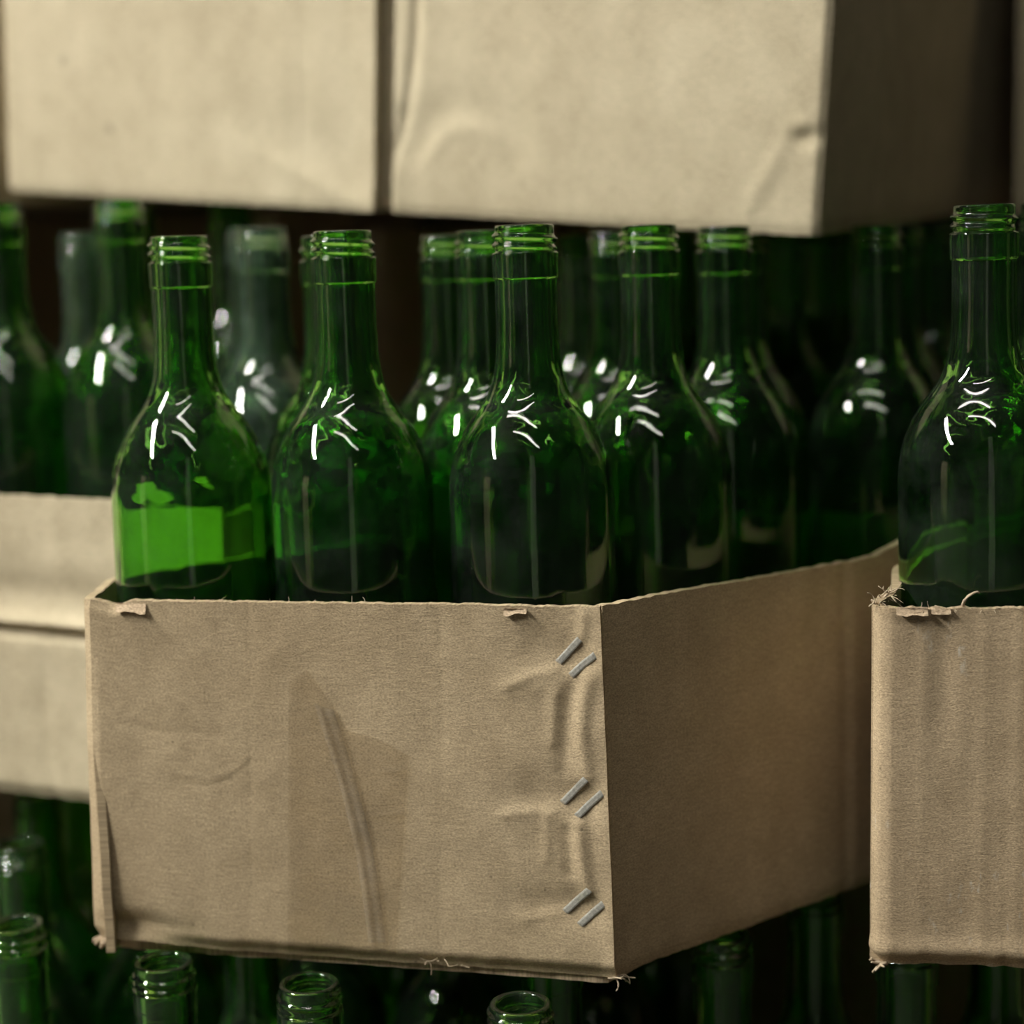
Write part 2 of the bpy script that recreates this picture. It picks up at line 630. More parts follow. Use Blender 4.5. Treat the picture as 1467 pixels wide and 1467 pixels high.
BOTTLE = {
    'green': bottle_meshes('green', M_GREEN),
    'green2': bottle_meshes('green2', M_GREEN, seed=31.0),
    'green3': bottle_meshes('green3', M_GREEN, seed=57.0),
    'deep': bottle_meshes('deep', M_GREEN_D, seed=83.0),
    'pale': bottle_meshes('pale', M_PALE, H=0.302, seed=12.0),
}


def bottle(x, y, z, label, group, kind='green', lean=(0.0, 0.0), spin=None):
    t = thing('glass_bottle', label, 'bottle', (x, y, z), group)
    t.rotation_mode = 'ZYX'
    t.rotation_euler = (lean[0], lean[1], random.uniform(0, 6.28) if spin is None else spin)
    for nm, me in BOTTLE[kind]:
        o = bpy.data.objects.new(nm, me)
        COL.objects.link(o)
        o.parent = t
    return t


# ------------------------------------------------------------------ front carton (the open one in focus)
FZ0, FZ1 = 0.3255, 0.493
SAG = 0.03


def sag(y):
    return -SAG * max(0.0, y - 0.80)


FB = [(-0.2025, 0.8330), (-0.1955, 0.8262), (-0.188, 0.8245), (0.0401, 0.7703)]
FT = [(-0.1942, 0.8195), (-0.1910, 0.8145), (-0.183, 0.8130), (0.0365, 0.7722)]
fo = (-0.06, 0.93, FZ0)
front_carton = thing('open_carton', 'open brown carton of green bottles in the middle, stapled at its right corner', 'carton', fo)
FBL = 0.2445


def px_uv(px, py):
    v = 1 - (py - 863) / 515.0
    xl = 119 + (1 - v) * 16
    xr = 859 + (1 - v) * 24
    v = 1 - (py - (858 + 10 * (px - 117) / 741)) / (487 + 53 * (px - 117) / 741)
    return (px - xl) / (xr - xl), v


STAPLES = [((802, 947), (832, 914)), ((820, 965), (853, 935)), ((810, 1149), (842, 1113)), ((830, 1168), (864, 1133)), ((815, 1309), (848, 1275)), ((835, 1328), (867, 1296))]
CREASES = []   # (points in uv, depth, width)
for pts, dep, wid in [
    ([(185, 1030), (235, 1042), (330, 1046)], -0.00018, 0.006),
    ([(262, 1108), (310, 1118), (345, 1108), (375, 1085)], -0.0002, 0.005),
    ([(268, 1102), (312, 1111), (347, 1101), (377, 1078)], 0.00015, 0.005),
    ([(372, 862), (374, 980), (378, 1370)], -0.00014, 0.004),
    ([(640, 862), (645, 1000), (646, 1400)], -0.00014, 0.004),
    ([(735, 980), (770, 962), (800, 958)], 0.0005, 0.006),
    ([(730, 1165), (768, 1160), (800, 1162)], 0.0005, 0.006),
    ([(760, 1320), (790, 1312), (812, 1310)], 0.0004, 0.006),
    ([(845, 965), (838, 1010), (836, 1060), (845, 1110)], 0.0012, 0.010),
    ([(820, 985), (815, 1040), (812, 1100)], -0.0010, 0.011),
    ([(800, 990), (795, 1060)], 0.0006, 0.008),
    ([(832, 1180), (838, 1230), (846, 1275)], 0.0012, 0.009),
    ([(818, 1190), (822, 1250)], -0.0009, 0.009),
    ([(790, 1170), (790, 1230)], 0.0005, 0.006),
    ([(838, 878), (835, 910)], 0.0010, 0.008),
]:
    CREASES.append(([px_uv(*p) for p in pts], dep, wid))
DENTS = [(px_uv(785, 922), -0.0017, 0.036, 0.055), (px_uv(778, 1140), -0.0014, 0.036, 0.045), (px_uv(785, 1300), -0.0013, 0.036, 0.040),
         (px_uv(770, 975), 0.0011, 0.040, 0.030), (px_uv(770, 1165), 0.0009, 0.040, 0.028), (px_uv(770, 1318), 0.0006, 0.040, 0.024)]
for (a, b) in STAPLES:
    mid = ((a[0] + b[0]) / 2, (a[1] + b[1]) / 2)
    DENTS.append((px_uv(*mid), -0.0011, 0.020, 0.030))


def seg_dist(u, v, a, b):
    ax, ay = a
    bx, by = b
    # distances in units of panel width (panel is about 1.4 times as wide as high)
    k = 0.69
    dx, dy = bx - ax, (by - ay) * k
    px, py = u - ax, (v - ay) * k
    t = max(0.0, min(1.0, (px * dx + py * dy) / (dx * dx + dy * dy + 1e-12)))
    return math.hypot(px - t * dx, py - t * dy), t


def front_disp(u, v):
    s, h = u * 0.24, v * 0.168
    d = 0.0009 * nz(s * 14, h * 14, 0.3) + 0.00035 * nz(s * 45, h * 45, 4.0) + 0.00012 * nz(s * 150, h * 120, 8.0)
    for pts, dep, wid in CREASES:
        if min(p[0] for p in pts) - 0.06 < u < max(p[0] for p in pts) + 0.06:
            best = min(seg_dist(u, v, a, b)[0] for a, b in zip(pts, pts[1:]))
            d += dep * gauss(best, wid)
    for (c, dep, su, sv) in DENTS:
        du, dv = u - c[0], v - c[1]
        if abs(du) < 0.16 and abs(dv) < 0.2:
            d += dep * gauss(du, su) * gauss(dv, sv)
    # crumpled lower left edge: a hollow with a rolled lip under it
    hollow = gauss(u - 0.075, 0.075) if u > 0.075 else gauss(u - 0.075, 0.035)
    d += hollow * (-0.0040 * gauss(v - 0.048, 0.026) + 0.0028 * gauss(v - 0.004, 0.016))
    # bottom edge rounded and curled under to darken it
    d += -0.0036 * smooth01((0.045 - v) / 0.045)
    # top edge dent near the left corner
    d += -0.0022 * gauss(u - 0.065, 0.028) * smooth01((v - 0.972) / 0.028)
    # loose right edge standing off the corner between the staples
    d += 0.0016 * smooth01((u - 0.965) / 0.035) * (0.6 + 0.9 * nz(v * 9, 1.7))
    return d


def front_top(u):
    return FZ1 + 0.0004 - 0.0024 * gauss(u - 0.072, 0.018) - 0.0006 * gauss(u - 0.9, 0.05)


def front_bot(u):
    return FZ0 + 0.0008 + 0.0024 * gauss(u - 0.10, 0.07)


front_us = sorted(set([i / 190 for i in range(191)] + [0.005 + i * 0.003 for i in range(28)]))
PF = Panel(FB, FT, front_bot, front_top, front_disp, 0.0005, 1.0)
front_face = PF.build('front_panel', front_carton, M_CARD, 0.0040, nv=130, org=fo, us=front_us)

BRP, BLP = (0.305, 1.000), (0.036, 1.131)


def right_disp(u, v):
    d = 0.0010 * nz(u * 3.1, v * 2.1, 5.0) + 0.0003 * nz(u * 16, v * 9, 6.0)
    d += -0.0012 * gauss(u - 0.46, 0.006) + 0.0007 * gauss(u - 0.475, 0.008)
    d += -0.0012 * smooth01((0.03 - v) / 0.03)
    return d


PR = Panel([(0.0395, 0.7745), BRP], [(0.0375, 0.7765), BRP],
           lambda u: FZ0 + sag(0.774 + u * 0.226), lambda u: FZ1 - 0.0004 + sag(0.774 + u * 0.226) - 0.0010 * math.sin(3.1 * u) + 0.010 * smooth01((u - 0.50) / 0.16),
           right_disp, 0.0007, 2.0)
PR.build('right_panel', front_carton, M_CARD, 0.0040, 110, 50, org=fo)
LW = [(-0.1942, 0.8200), (-0.1945, 0.875), (-0.180, 0.901), (-0.128, 0.947), BLP]
PL = Panel(list(reversed(LW)), list(reversed(LW)), lambda u: FZ0 + sag(1.12 - 0.3 * u), lambda u: FZ1 + 0.0006 + sag(1.12 - 0.3 * u),
           lambda u, v: 0.0004 * nz(u * 12, v * 8, 2.2), 0.0007, 3.0)
PL.build('left_panel', front_carton, M_CARD, 0.0040, 90, 24, org=fo)
PB = Panel([BRP, BLP], [BRP, BLP], FZ0 - 0.008, FZ1 - 0.008, None, 0.0007, 4.0)
PB.build('back_panel', front_carton, M_CARD_IN, 0.0040, 30, 10, org=fo)
floor_panel('bottom_panel', front_carton, [(-0.197, 0.832), (0.033, 0.7800), (0.292, 1.000), (0.034, 1.114), (-0.130, 0.942), (-0.182, 0.899), (-0.196, 0.872)],
            FZ0 + 0.004, FZ0 + 0.0095, M_CARD_IN, fo, lambda x, y: sag(y))
# bottom flap edge, frayed, showing as a dark fringe under the front panel
floor_panel('bottom_flap', front_carton, [(-0.1980, 0.8370), (-0.15, 0.8240), (-0.06, 0.8005), (0.0370, 0.7765), (0.13, 0.878), (-0.05, 0.90)],
            FZ0 - 0.0030, FZ0 + 0.0010, M_CARD_IN, fo, lambda x, y: sag(y), 0.0016)


def staple(parent, pan, a, b, org):
    def at(t, lift):
        return pan.point(*px_uv(a[0] + (b[0] - a[0]) * t, a[1] + (b[1] - a[1]) * t), lift)
    pa, pb = at(0, 0.0), at(1, 0.0)
    n = pan.normal(*px_uv(*a))
    ax = (pb - pa).normalized()
    side = n.cross(ax).normalized()
    w, t = 0.0015, 0.0004
    line = [at(0, -0.0042), at(0.01, -0.0002), at(0.07, 0.0005), at(0.5, 0.0005), at(0.93, 0.0005), at(0.99, -0.0002), at(1, -0.0042)]
    verts, faces = [], []
    for i, p in enumerate(line):
        tg = (line[min(i + 1, 6)] - line[max(i - 1, 0)]).normalized()
        nn = side.cross(tg)
        for (sw, sn) in ((-1, -1), (1, -1), (1, 0.5), (0.6, 1), (-0.6, 1), (-1, 0.5)):
            verts.append(p + side * (sw * w) + nn * (sn * t) * -1 - Vector(org))
    k = 6
    for i in range(6):
        for q in range(k):
            q2 = (q + 1) % k
            faces.append((i * k + q, i * k + q2, (i + 1) * k + q2, (i + 1) * k + q))
    faces.append(tuple(range(k)))
    faces.append(tuple(6 * k + q for q in reversed(range(k))))
    return mesh_obj('staple', verts, faces, M_STAPLE, parent)


for a, b in STAPLES:
    staple(front_face, PF, a, b, fo)['label'] = 'flat steel staple punched slantwise'


# clear packing tape on the front panel
def sheet(name, parent, pan, outline_l, outline_r, top_fn, bot_y, mat, ridge, nu, nv, org):
    verts, faces = [], []
    for i in range(nu + 1):
        for j in range(nv + 1):
            q = j / nv
            py = top_fn(i / nu) + (bot_y - top_fn(i / nu)) * q
            px = outline_l(py) + (outline_r(py) - outline_l(py)) * i / nu
            u, vv = px_uv(px, py)
            verts.append(pan.point(u, max(0.004, vv), 0.00035 + ridge(px, py)) - Vector(org))
    w = nv + 1
    for i in range(nu):
        for j in range(nv):
            a = i * w + j
            faces.append((a, a + 1, a + w + 1, a + w))
    return mesh_obj(name, verts, faces, mat, parent, True)


def tape_top(t):
    px = 430 + 170 * t
    pts = [(430, 968), (455, 955), (480, 990), (512, 1040), (545, 1050), (575, 1062), (600, 1078)]
    for (x0, y0), (x1, y1) in zip(pts, pts[1:]):
        if px <= x1:
            return y0 + (y1 - y0) * (px - x0) / (x1 - x0)
    return pts[-1][1]


def fold_x(py):
    t = (py - 1000) / 370.0
    return 478 + 82 * t + 14 * math.sin(t * 3.1)


def tape_ridge(px, py):
    d = 0.00022 * (nz(px * 0.03, py * 0.03, 1.0)) + 0.0002
    for o, h, w in ((-6, 0.0007, 3.5), (8, 0.0005, 3.0)):
        d += h * gauss(px - fold_x(py) - o, w) * smooth01((py - 985) / 40)
    for (y0, x0) in ((1097, 600), (1160, 596)):
        yy = y0 + (x0 - px) * 0.10
        d += 0.0011 * gauss(py - yy, 2.4) * smooth01((px - x0 + 70) / 60)
        d -= 0.0003 * gauss(py - yy - 7, 4) * smooth01((px - x0 + 70) / 60)
    return d


tp = sheet('packing_tape', front_face, PF, lambda y: 430 + 0.0 * y, lambda y: 600 - (y - 1075) * 0.05, tape_top, 1372, M_TAPE, tape_ridge, 70, 90, fo)
tp2 = sheet('folded_tape', front_face, PF, lambda y: fold_x(y) - 12, lambda y: fold_x(y) + 13, lambda t: 1002 + 10 * t, 1350, M_TAPE2,
      lambda px, py: 0.0005 + tape_ridge(px, py), 10, 70, fo)


tp['label'] = 'clear packing tape with torn slanting top edge'
tp2['label'] = 'wrinkled fold in the clear tape'


def fibre(parent, p, length, org, seed, rad=0.0004, dirv=(0, 0, 1), curl=1.0, name='paper_fibre', mat=None):
    rnd = random.Random(seed)
    q = Vector(p)
    d = Vector(dirv).normalized()
    pts = [q.copy()]
    turn = Vector((rnd.uniform(-1, 1), rnd.uniform(-1, 1), rnd.uniform(-1, 0.6))) * 0.35 * curl
    for i in range(7):
        q = q + d * (length / 7)
        d = (d + turn).normalized()
        pts.append(q.copy())
    vv, ff = tube_mesh([x - Vector(org) for x in pts], [rad * (1 - 0.08 * i) for i in range(8)], 5)
    return mesh_obj(name, vv, ff, mat or M_FIBRE, parent, True)


def scrap(parent, p, w, h, n, org, seed):
    """A curled torn flake of paper with some thickness."""
    rnd = random.Random(seed)
    n = Vector(n).normalized()
    side = Vector((-n.y, n.x, 0)).normalized()
    verts, faces = [], []
    nu, nv = 6, 4
    for s_ in (0, 1):
        for i in range(nu + 1):
            for j in range(nv + 1):
                a, b = i / nu - 0.5, j / nv
                taper = 0.75 + 0.5 * nz(i * 0.45 + seed, 0.3, 0.7)
                q = Vector(p) + side * (a * w) + Vector((0, 0, 1)) * (-b * h * taper) + n * (0.35 * h * b * b + 0.0006 * rnd.uniform(-1, 1) + 0.0004)
                verts.append(q - n * (0.0006 * s_) - Vector(org))
    wv = nv + 1
    off = (nu + 1) * wv
    for i in range(nu):
        for j in range(nv):
            a = i * wv + j
            faces.append((a, a + 1, a + wv + 1, a + wv))
            faces.append((off + a, off + a + wv, off + a + wv + 1, off + a + 1))
    return mesh_obj('torn_paper_flake', verts, faces, M_CARD_IN, parent, True, [(q.x, q.z) for q in verts])


# crumpled lower-left corner knot, frayed bits along the lower edge and the lower right corner
for i in range(6):
    p = PF.point(0.004 + 0.007 * i, 0.004)
    fibre(front_face, p + Vector((0, -0.001, -0.001)), 0.005, fo, 40 + i, 0.0014 + 0.0003 * (i % 2), (-0.6 + 0.2 * i, -0.4, 0.25 - 0.1 * i), 0.8, 'crumpled_corner', M_CRUMPLE)
for i in range(9):
    p = PF.point(0.66 + 0.012 * i * random.random(), 0.004 + 0.02 * random.random(), 0.0006)
    fibre(front_face, p, 0.006, fo, 60 + i, 0.00022, (random.uniform(-1, 1), -0.4, random.uniform(-0.5, 0.8)), 0.8)
for i in range(7):
    p = PF.point(0.985, 0.004)
    fibre(front_face, p + Vector((0.001 * i, 0.0004 * i, -0.001)), 0.008, fo, 80 + i, 0.0005, (random.uniform(-0.2, 1), -0.2, random.uniform(-0.3, 0.4)), 1.2)
for i in range(26):
    u = 0.16 + 0.80 * i / 26 + 0.01 * random.random()
    p = PF.point(u, 0.996, -0.001)
    fibre(front_face, p, 0.0026 + 0.002 * random.random(), fo, 100 + i, 0.00016, (random.uniform(-1, 1), random.uniform(-0.6, 0.2), random.uniform(0.1, 0.8)), 0.9)
scrap(front_face, PF.point(0.11, 0.992, 0.0002), 0.014, 0.005, PF.normal(0.1, 0.9), fo, 3)
scrap(front_face, PF.point(0.845, 0.994, 0.0002), 0.010, 0.0035, PF.normal(0.8, 0.9), fo, 5)

# ------------------------------------------------------------------ right-hand open carton
RZ0, RZ1 = 0.3300, 0.4905
ro = (0.29, 0.90, RZ0)
right_carton = thing('open_carton', 'open ribbed brown carton cut by the right edge, corner torn and frayed', 'carton', ro)
RF = [(0.1535, 0.7755), (0.1550, 0.7690), (0.1590, 0.7665), (0.212, 0.7585), (0.385, 0.7360)]


def ribbed_disp(u, v):
    s, h = u * 0.24, v * 0.16
    d = 0.0008 * nz(s * 15, h * 12, 11.0) + 0.0003 * nz(s * 60, h * 40, 12.0)
    d += 0.00025 * nz(s * 190, h * 3.0, 13.0)
    d += -0.0006 * gauss(s - 0.034, 0.0035) * smooth01((v - 0.5) / 0.3)
    d += -0.0036 * smooth01((0.045 - v) / 0.045) + 0.0012 * gauss(v - 0.05, 0.02)
    d += 0.0012 * gauss(u - 0.10, 0.05) * smooth01((v - 0.96) / 0.04)
    return d


PRF = Panel(RF, RF, lambda u: RZ0 + 0.0012 * math.sin(u * 9), RZ1, ribbed_disp, 0.0008, 6.0)
right_face = PRF.build('front_panel', right_carton, M_CARD_R, 0.0042, 150, 90, org=ro)
RL = [(0.1530, 0.7765), (0.1675, 0.806), (0.177, 0.850), (0.204, 0.906), (0.372, 1.068)]
PRL = Panel(list(reversed(RL)), list(reversed(RL)), RZ0, RZ1 + 0.001, lambda u, v: 0.0004 * nz(u * 12, v * 8, 8.2), 0.0009, 7.0)
PRL.build('left_panel', right_carton, M_CARD_R, 0.0042, 70, 20, org=ro)
PRR = Panel([(0.384, 0.739), (0.590, 0.985)], [(0.384, 0.739), (0.590, 0.985)], RZ0, RZ1, None, 0.0007, 8.0)
PRR.build('right_panel', right_carton, M_CARD_R, 0.0042, 20, 8, org=ro)
PRB = Panel([(0.590, 0.986), (0.374, 1.069)], [(0.590, 0.986), (0.374, 1.069)], RZ0, RZ1, None, 0.0007, 9.0)
PRB.build('back_panel', right_carton, M_CARD_R, 0.0042, 20, 8, org=ro)
floor_panel('bottom_panel', right_carton, [(0.157, 0.775), (0.382, 0.742), (0.584, 0.984), (0.375, 1.062), (0.208, 0.902), (0.182, 0.850), (0.172, 0.805)],
            RZ0 + 0.001, RZ0 + 0.008, M_CARD_IN, ro)
for i in range(34):
    t = random.random()
    p = Vector((0.1535 + 0.013 * t, 0.772 + 0.026 * t, RZ1 + 0.0005)) + Vector((random.uniform(-0.003, 0.003), random.uniform(-0.003, 0.003), random.uniform(-0.0015, 0.0015)))
    fibre(right_face, p, random.uniform(0.003, 0.008), ro, 200 + i, random.uniform(0.0002, 0.0006), (random.uniform(-1, 0.5), random.uniform(-0.7, 0.3), random.uniform(-0.4, 0.5)), 1.5)
for i in range(26):
    u = 0.03 + 0.33 * i / 26
    p = PRF.point(u, 0.995, -0.0012)
    fibre(right_face, p, 0.003 + 0.002 * random.random(), ro, 300 + i, 0.00022, (random.uniform(-1, 1), random.uniform(-0.6, 0.2), random.uniform(0.0, 0.7)), 1.0)
scrap(right_face, PRF.point(0.085, 1.0, 0.0004), 0.013, 0.0042, PRF.normal(0.1, 0.9), ro, 12)
scrap(right_face, PRF.point(0.135, 1.0, 0.0004), 0.008, 0.0030, PRF.normal(0.1, 0.9), ro, 14)
# one curled strand standing up on the rim
pc = PRF.point(0.172, 0.998, -0.0015)
vv, ff = tube_mesh([pc + Vector(q) - Vector(ro) for q in ((0, 0, 0), (0.0008, 0, 0.0025), (0.0025, 0, 0.0047), (0.0048, 0, 0.0060), (0.0062, 0, 0.0064), (0.0074, 0, 0.0058))],
                   [0.0007, 0.0007, 0.0006, 0.0006, 0.0005, 0.0003], 6)
mesh_obj('curled_strand', vv, ff, M_FIBRE, right_face, True)
for i in range(7):
    p = PRF.point(0.004 + 0.006 * i, 0.002)
    fibre(right_face, p + Vector((0, -0.0005, 0)), 0.007, ro, 400 + i, 0.0009, (-0.8, -0.3, 0.1), 1.5)

# ------------------------------------------------------------------ rear-left open carton
LZ0, LZ1 = 0.3455, 0.5155
lo = (-0.25, 1.15, LZ0)
left_carton = thing('open_carton', 'blurred open carton behind at the left edge, creased across its face', 'carton', lo)
LF = [(-0.480, 1.0990), (-0.2935, 1.0105), (-0.2383, 0.9840), (-0.150, 0.9440)]


def left_disp(u, v):
    d = 0.0016 * nz(u * 5, v * 3, 21.0) + 0.0005 * nz(u * 22, v * 9, 22.0)
    w = v - (0.605 + 0.02 * (0.5 - u))
    d += 0.0045 * gauss(w + 0.010, 0.014) - 0.0045 * gauss(w + 0.045, 0.013) - 0.0038 * gauss(w - 0.07, 0.05)
    d += 0.0012 * gauss(u - 0.60, 0.02) * smooth01((v - 0.65) / 0.2) - 0.0011 * gauss(u - 0.665, 0.008) * smooth01((0.55 - v) / 0.3)
    d += -0.003 * smooth01((0.04 - v) / 0.04)
    return d


Panel(LF, LF, LZ0, LZ1, left_disp, 0.0008, 10.0).build('front_panel', left_carton, M_CARD_UP, 0.0042, 110, 90, org=lo)
LR_ = [(-0.1510, 0.9480), (-0.118, 0.979), (0.020, 1.122)]
Panel(LR_, LR_, LZ0, LZ1 - 0.004, None, 0.0008, 11.0).build('right_panel', left_carton, M_CARD_UP, 0.0042, 50, 10, org=lo)
Panel([(-0.275, 1.335), (-0.480, 1.104)], [(-0.275, 1.335), (-0.480, 1.104)], LZ0, LZ1, None, 0.0008, 12.0).build('left_panel', left_carton, M_CARD_UP, 0.0042, 30, 10, org=lo)
Panel([(0.019, 1.126), (-0.273, 1.338)], [(0.019, 1.126), (-0.273, 1.338)], LZ0, LZ1, None, 0.0008, 13.0).build('back_panel', left_carton, M_CARD_UP, 0.0042, 30, 10, org=lo)
floor_panel('bottom_panel', left_carton, [(-0.473, 1.104), (-0.155, 0.952), (0.012, 1.122), (-0.275, 1.328)], LZ0 + 0.001, LZ0 + 0.0085, M_CARD_IN, lo)

# ------------------------------------------------------------------ rear middle carton (mostly hidden)
CZ0 = 0.320
co = (0.2, 1.29, CZ0)
rear_carton = thing('open_carton', 'open carton hidden in the dark behind the middle carton', 'carton', co)
CC = [(0.055, 1.215), (0.265, 1.110), (0.405, 1.388), (0.195, 1.493)]
for i, nm in enumerate(('front_panel', 'right_panel', 'back_panel', 'left_panel')):
    a, b = Vector(CC[i]), Vector(CC[(i + 1) % 4])
    d = (b - a).normalized() * 0.0045
    pp = [tuple(a + d * (i % 2)), tuple(b - d * (i % 2))]
    Panel(pp, pp, CZ0, CZ0 + 0.085, None, 0.0006, 14.0 + i).build(nm, rear_carton, M_CARD, 0.004, 24, 8, org=co)
cen = sum((Vector(c) for c in CC), Vector((0, 0))) / 4
floor_panel('bottom_panel', rear_carton, [tuple(cen + (Vector(c) - cen) * 0.955) for c in CC], CZ0 + 0.001, CZ0 + 0.008, M_CARD_IN, co)

# ------------------------------------------------------------------ big sealed carton resting on the rear bottles
UR = Vector((0.1642, 0.98, 0.6445))
UL = Vector((-0.3232, 1.22, 0.6845))
ex = (UR - UL).normalized()
ey = Vector((0.452, 0.892, 0.026))
ey = (ey - ex * ey.dot(ex)).normalized()
ez = ex.cross(ey)
UW = (UR - UL).length
big = thing('sealed_carton', 'large pale sealed carton resting across the bottles along the top', 'carton')
mm = Matrix((ex, ey, ez)).transposed().to_4x4()
mm.translation = UL
big.matrix_world = mm
UD, UH = 0.70, 0.26
SX = 0.2758


def big_left_disp(u, v):
    x, z = u * SX, v * UH
    d = 0.0022 * nz(x * 6, z * 6, 31.0) + 0.0005 * nz(x * 30, z * 24, 32.0)
    # diagonal dent above the lower right corner of this half
    t = (x - 0.236) * 0.93 - (z - 0.015) * 0.37
    w = (x - 0.236) * 0.37 + (z - 0.015) * 0.93
    d += gauss(t, 0.035) * (0.0013 * gauss(w, 0.004) - 0.0026 * gauss(w - 0.018, 0.013))
    d += -0.0005 * gauss(x - 0.226, 0.0016)
    d += -0.0014 * smooth01((0.02 - v) / 0.02)
    d += -0.004 * smooth01((0.018 - u) / 0.018)
    d += 0.0016 * smooth01((u - 0.93) / 0.07)
    return d


def big_right_disp(u, v):
    w_ = UW - SX - 0.012
    x, z = u * w_, v * UH
    d = 0.0020 * nz(x * 6, z * 6, 41.0) + 0.0005 * nz(x * 30, z * 24, 42.0)
    bow = 0.0115 * math.sin(max(0.0, min(1.0, (z - 0.035) / 0.17)) * math.pi) ** 0.8
    d += 0.0010 * gauss(x - 0.003, 0.003)
    d += -0.0019 * gauss(x - 0.002 - bow, 0.0024) * smooth01((z - 0.02) / 0.02)
    d += 0.0005 * gauss(x - 0.009 - bow, 0.004)
    d += 0.0012 * gauss(x - 0.004 - bow * 0.45, 0.0022) * smooth01((z - 0.05) / 0.03)
    # arched dent
    rr = math.hypot((x - 0.047) / 0.025, (z - 0.020) / 0.030)
    if z > 0.02:
        d += (0.0010 * gauss(rr - 1.0, 0.13) - 0.0017 * gauss(rr - 1.4, 0.30)) * smooth01((z - 0.02) / 0.02)
    # scar near the right edge
    d += -0.0025 * gauss(x - w_ + 0.010, 0.006) * gauss(z - 0.050, 0.0035) + 0.0015 * gauss(x - w_ + 0.012, 0.005) * gauss(z - 0.057, 0.003)
    d += 0.0012 * gauss(x - w_ + 0.030 - (z - 0.03) * 0.5, 0.004) * gauss(z - 0.03, 0.015)
    d += -0.0014 * smooth01((0.02 - v) / 0.02)
    d += -0.003 * smooth01((u - 0.985) / 0.015)
    return d


Panel([(0, 0), (SX, 0)], [(0, 0), (SX, 0)], 0.0, UH, big_left_disp, 0.0006, 20.0).build('front_panel', big, M_CARD_STAIN, 0.005, 150, 120)
Panel([(SX + 0.012, 0.0012), (UW, 0)], [(SX + 0.012, 0.0012), (UW, 0)], 0.0, UH, big_right_disp, 0.0006, 21.0).build('front_panel', big, M_CARD_UP, 0.005, 170, 120)
Panel([(SX - 0.03, 0.0135), (SX + 0.045, 0.0135)], [(SX - 0.03, 0.0135), (SX + 0.045, 0.0135)], 0.0005, UH - 0.001, None, 0.0, 22.0).build('joint_flap', big, M_CARD_UP, 0.004, 12, 20)
Panel([(UW - 0.0005, 0.0055), (UW - 0.0005, UD)], [(UW - 0.0005, 0.0055), (UW - 0.0005, UD)], 0.0, UH,
      lambda u, v: 0.0018 * nz(u * 3, v * 2, 51.0) - 0.0014 * smooth01((0.02 - v) / 0.02), 0.0006, 23.0).build('right_panel', big, M_CARD_UP, 0.005, 60, 40)
Panel([(0.0005, UD), (0.0005, 0.0055)], [(0.0005, UD), (0.0005, 0.0055)], 0.0, UH, None, 0.0006, 24.0).build('left_panel', big, M_CARD_UP, 0.005, 30, 12)
Panel([(UW - 0.006, UD), (0.006, UD)], [(UW - 0.006, UD), (0.006, UD)], 0.0, UH, None, 0.0006, 25.0).build('back_panel', big, M_CARD_UP, 0.005, 30, 12)
floor_panel('bottom_panel', big, [(0.007, 0.013), (UW - 0.007, 0.013), (UW - 0.007, UD - 0.007), (0.007, UD - 0.007)], 0.002, 0.007, M_CARD_IN)
floor_panel('top_panel', big, [(0.004, 0.004), (UW - 0.004, 0.004), (UW - 0.004, UD - 0.006), (0.004, UD - 0.006)], UH - 0.0005, UH + 0.0045, M_CARD_UP)


def closed_carton(name, label, origin, ang, w, dp, h, mat):
    t = thing(name, label, 'carton', origin)
    t.rotation_euler.z = ang

    def dd(k):
        return lambda u, v: 0.0016 * nz(u * 4, v * 3, k) - 0.004 * smooth01((0.03 - v) / 0.03)
    Panel([(0, 0), (w, 0)], [(0, 0), (w, 0)], 0, h, dd(61), 0.0006, 30).build('front_panel', t, mat, 0.005, 40, 30)
    Panel([(w, 0.0055), (w, dp)], [(w, 0.0055), (w, dp)], 0, h, dd(62), 0.0006, 31).build('right_panel', t, mat, 0.005, 20, 14)
    Panel([(0, dp), (0, 0.0055)], [(0, dp), (0, 0.0055)], 0, h, dd(63), 0.0006, 32).build('left_panel', t, mat, 0.005, 20, 14)
    Panel([(w - 0.006, dp), (0.006, dp)], [(w - 0.006, dp), (0.006, dp)], 0, h, None, 0.0006, 33).build('back_panel', t, mat, 0.005, 20, 8)
    floor_panel('bottom_panel', t, [(0.008, 0.010), (w - 0.008, 0.010), (w - 0.008, dp - 0.007), (0.008, dp - 0.007)], 0.001, 0.006, M_CARD_IN)
    floor_panel('top_panel', t, [(0.004, 0.004), (w - 0.004, 0.004), (w - 0.004, dp - 0.006), (0.004, dp - 0.006)], h - 0.0005, h + 0.0045, mat)
    return t


closed_carton('sealed_carton', 'sealed carton only just in view at the upper left corner', (-0.665, 1.395, 0.6775), math.radians(-26.2), 0.345, 0.66, 0.25, M_CARD_UP)
closed_carton('sealed_carton', 'unseen sealed carton added beyond the upper left corner to block lamp light', (-1.030, 1.575, 0.6775), math.radians(-26.2), 0.345, 0.60, 0.25, M_CARD_UP)  # out of view, added to stop lamp light entering from the left
closed_carton('sealed_carton', 'sealed carton only just in view at the upper right corner', (0.346, 1.270, 0.650), math.radians(-26.2), 0.40, 0.35, 0.25, M_CARD_UP)

